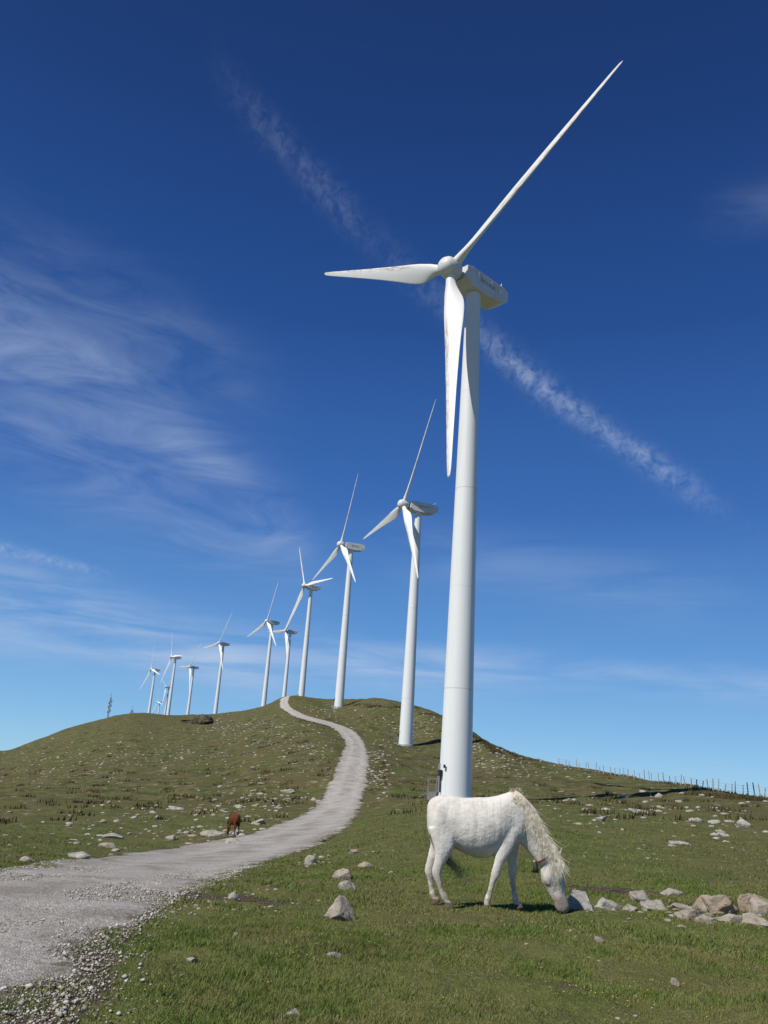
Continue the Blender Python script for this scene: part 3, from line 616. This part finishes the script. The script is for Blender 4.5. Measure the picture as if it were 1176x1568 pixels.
V,Fq=lathe([(.012,.02),(.03,0),(.038,-.05),(.05,-.11),(.001,-.105)],16); V=[(x+cx_-.005,y,z+cz_-.02) for x,y,z in V]; obj('bell',make_mesh('bell',V,Fq,[DK]),hs)
bc=coat('brown_coat',(.13,.045,.018),(.08,.028,.012),(.06,.025,.012),(.03,.015,.01))
q=hit(357,1279); k2=(q[1]*cp+(q[2]-EYE)*sp)/F*33/1.40
bh=horse('brown_horse',bc,hair('dark_mane',(.02,.01,.006),(.05,.02,.01)),hair('dark_tail',(.02,.01,.006),(.04,.02,.01)))
bh.location=(q[0],q[1],H1(q[0],q[1])); bh.scale=(k2*.92,k2*.92,k2*.92); bh.rotation_euler=(0,0,math.radians(118))
# ---------------------------------------------------------------- sun + sky
SEL=math.radians(50); SAZ=math.radians(229)
sd=Vector((math.sin(SAZ)*math.cos(SEL),math.cos(SAZ)*math.cos(SEL),math.sin(SEL)))
L=D.lights.new('sun','SUN'); L.energy=4.6; L.angle=math.radians(.5); L.color=(1,.955,.88); lo=D.objects.new('sun',L); SC.collection.objects.link(lo)
lo.rotation_euler=sd.to_track_quat('Z','Y').to_euler(); lo.location=(-40,-40,60)
W=D.worlds.new('World'); SC.world=W; W.use_nodes=True; nt=NT(W.node_tree); bg=W.node_tree.nodes['Background']; bg.inputs[1].default_value=.1
sky=nt.new('ShaderNodeTexSky',sky_type='NISHITA'); sky.sun_disc=False; sky.sun_elevation=SEL; sky.sun_rotation=SAZ; sky.altitude=1200; sky.air_density=.9; sky.dust_density=.15; sky.ozone_density=3.5
tc=nt.new('ShaderNodeTexCoord').outputs['Generated']; sx=nt.new('ShaderNodeSeparateXYZ'); nt.l.new(tc,sx.inputs[0])
az=nt.m('MULTIPLY',nt.m('ARCTAN2',sx.outputs[0],sx.outputs[1]),57.2958); elv=nt.m('MULTIPLY',nt.m('ARCSINE',sx.outputs[2]),57.2958)
gr=nt.new('ShaderNodeValToRGB'); nt.l.new(nt.m('DIVIDE',elv,60.,clamp=True),gr.inputs[0]); els=gr.color_ramp.elements
stops=[(0,(3.1,5.9,8.3)),(3,(2.2,4.9,8.0)),(8,(1.1,3.2,6.9)),(17.5,(.36,1.45,4.7)),(30,(.12,.70,2.85)),(42,(.06,.38,1.8)),(52,(.045,.27,1.3))]
els[0].position=0;els[0].color=(*stops[0][1],1);els[1].position=stops[-1][0]/60;els[1].color=(*stops[-1][1],1)
for e_,c_ in stops[1:-1]:
    q=els.new(e_/60);q.color=(*c_,1)
base=nt.mix(.85,sky.outputs[0],gr.outputs[0])
cmb=nt.new('ShaderNodeCombineXYZ'); nt.l.new(az,cmb.inputs[0]); nt.l.new(elv,cmb.inputs[1]); AE=cmb.outputs[0]
warp=nt.m('MULTIPLY',nt.m('SUBTRACT',nt.noise(AE,.12,5,.6),.5),4.)
def band(pts,width,strength,a0,a1,soft=3,wp=1.,tex=None,deg=3):
    q=[azte(*p) for p in pts]; xs=np.array([math.degrees(a) for a,_ in q]); ys=np.array([math.degrees(math.atan(t)) for _,t in q])
    co=np.polyfit(xs/10,ys,min(deg,len(xs)-1))
    u=nt.m('MULTIPLY',az,.1); r=float(co[0])
    for c_ in co[1:]: r=nt.m('ADD',nt.m('MULTIPLY',r,u),float(c_))
    dl=nt.m('SUBTRACT',nt.m('ADD',elv,nt.m('MULTIPLY',warp,wp)),r); dl=nt.m('DIVIDE',dl,width)
    e=nt.m('EXPONENT',nt.m('MULTIPLY',nt.m('MULTIPLY',dl,dl),-1.))
    lo_=math.degrees(azte(*a0)[0]);hi_=math.degrees(azte(*a1)[0])
    e=nt.m('MULTIPLY',e,nt.m('MULTIPLY',nt.ramp(az,lo_-soft,lo_+soft),nt.ramp(az,hi_+soft,hi_-soft)))
    e=nt.m('MULTIPLY',e,strength)
    return nt.m('MULTIPLY',e,tex) if tex is not None else e
rip=nt.ramp(nt.noise(nt.mapping(AE,(1,1,1),(0,0,.9)),1.3,6,.65,.6),.28,.78)
pat=nt.ramp(nt.noise(AE,.16,4,.55),.33,.62)
wis=nt.ramp(nt.noise(nt.mapping(AE,(.28,1.1,1),(0,0,.45)),.35,6,.6,.8),.25,.80)
wis2=nt.ramp(nt.noise(nt.mapping(AE,(.12,1.0,1),(0,0,.05)),.55,6,.6,.5),.30,.72)
bands=[band([(230,0),(330,95),(400,170),(450,235),(510,310),(570,375),(650,460),(740,515),(800,560),(870,612),(930,655),(1000,710),(1080,770),(1160,830)],1.1,.15,(380,170),(1110,790),5,.25,nt.m('MULTIPLY',rip,nt.ramp(pat,-.6,1.))),
 band([(700,500),(800,560),(870,612),(930,655),(1000,710),(1080,770)],.85,.30,(740,520),(1050,745),3,.25,rip,1),
 band([(0,525),(100,540),(170,580),(230,645),(330,725),(420,800),(480,860)],2.2,.34,(-200,500),(440,820),5,.8,wis,2),
 band([(0,420),(120,440),(250,520),(400,600)],2.8,.15,(-200,400),(380,600),5,1.,wis,2),
 band([(0,620),(120,700),(260,770),(420,840)],3.6,.26,(-200,600),(440,830),6,.6,wis,1),
 band([(0,840),(80,855),(160,877)],.35,.38,(-200,840),(140,870),2,.1,rip,1),
 band([(0,890),(120,940),(300,1000),(430,1030)],1.8,.46,(-200,890),(430,1010),5,.6,wis2,1),
 band([(0,960),(300,1010),(600,1020)],1.6,.36,(-200,950),(800,1010),6,.3,wis2,1),
 band([(600,1010),(850,1030),(1176,1045)],1.1,.34,(500,1010),(1400,1045),5,.3,wis2,1),
 band([(600,845),(800,860),(1000,910)],1.9,.16,(600,850),(1100,900),5,.4,wis2,1),
 band([(1040,340),(1130,310),(1230,290)],1.4,.10,(1090,310),(1400,290),3,.4,wis,1)]
cl=bands[0]
for q in bands[1:]: cl=nt.m('ADD',cl,q)
cl=nt.m('MINIMUM',cl,.8)
col=nt.mix(cl,base,(5.2,6.2,8.0)); nt.l.new(col,bg.inputs[0])
# ---------------------------------------------------------------- camera
cd=D.cameras.new('camera'); cam=D.objects.new('camera',cd); SC.collection.objects.link(cam); SC.camera=cam
cd.sensor_fit='VERTICAL'; cd.sensor_height=32.; cd.sensor_width=24.; cd.lens=F/1568*32.; cd.clip_end=60000; cd.clip_start=.1
X_=Vector((1,0,0));U_=Vector((0,-sp,cp));Fw=Vector((0,cp,sp)); Rr=X_*cr+U_*sr; Uu=U_*cr-X_*sr
M=Matrix((Rr,Uu,-Fw)).transposed().to_4x4(); M.translation=(0,0,EYE); cam.matrix_world=M
SC.view_settings.view_transform='Standard'; SC.view_settings.look='None'; SC.view_settings.exposure=0
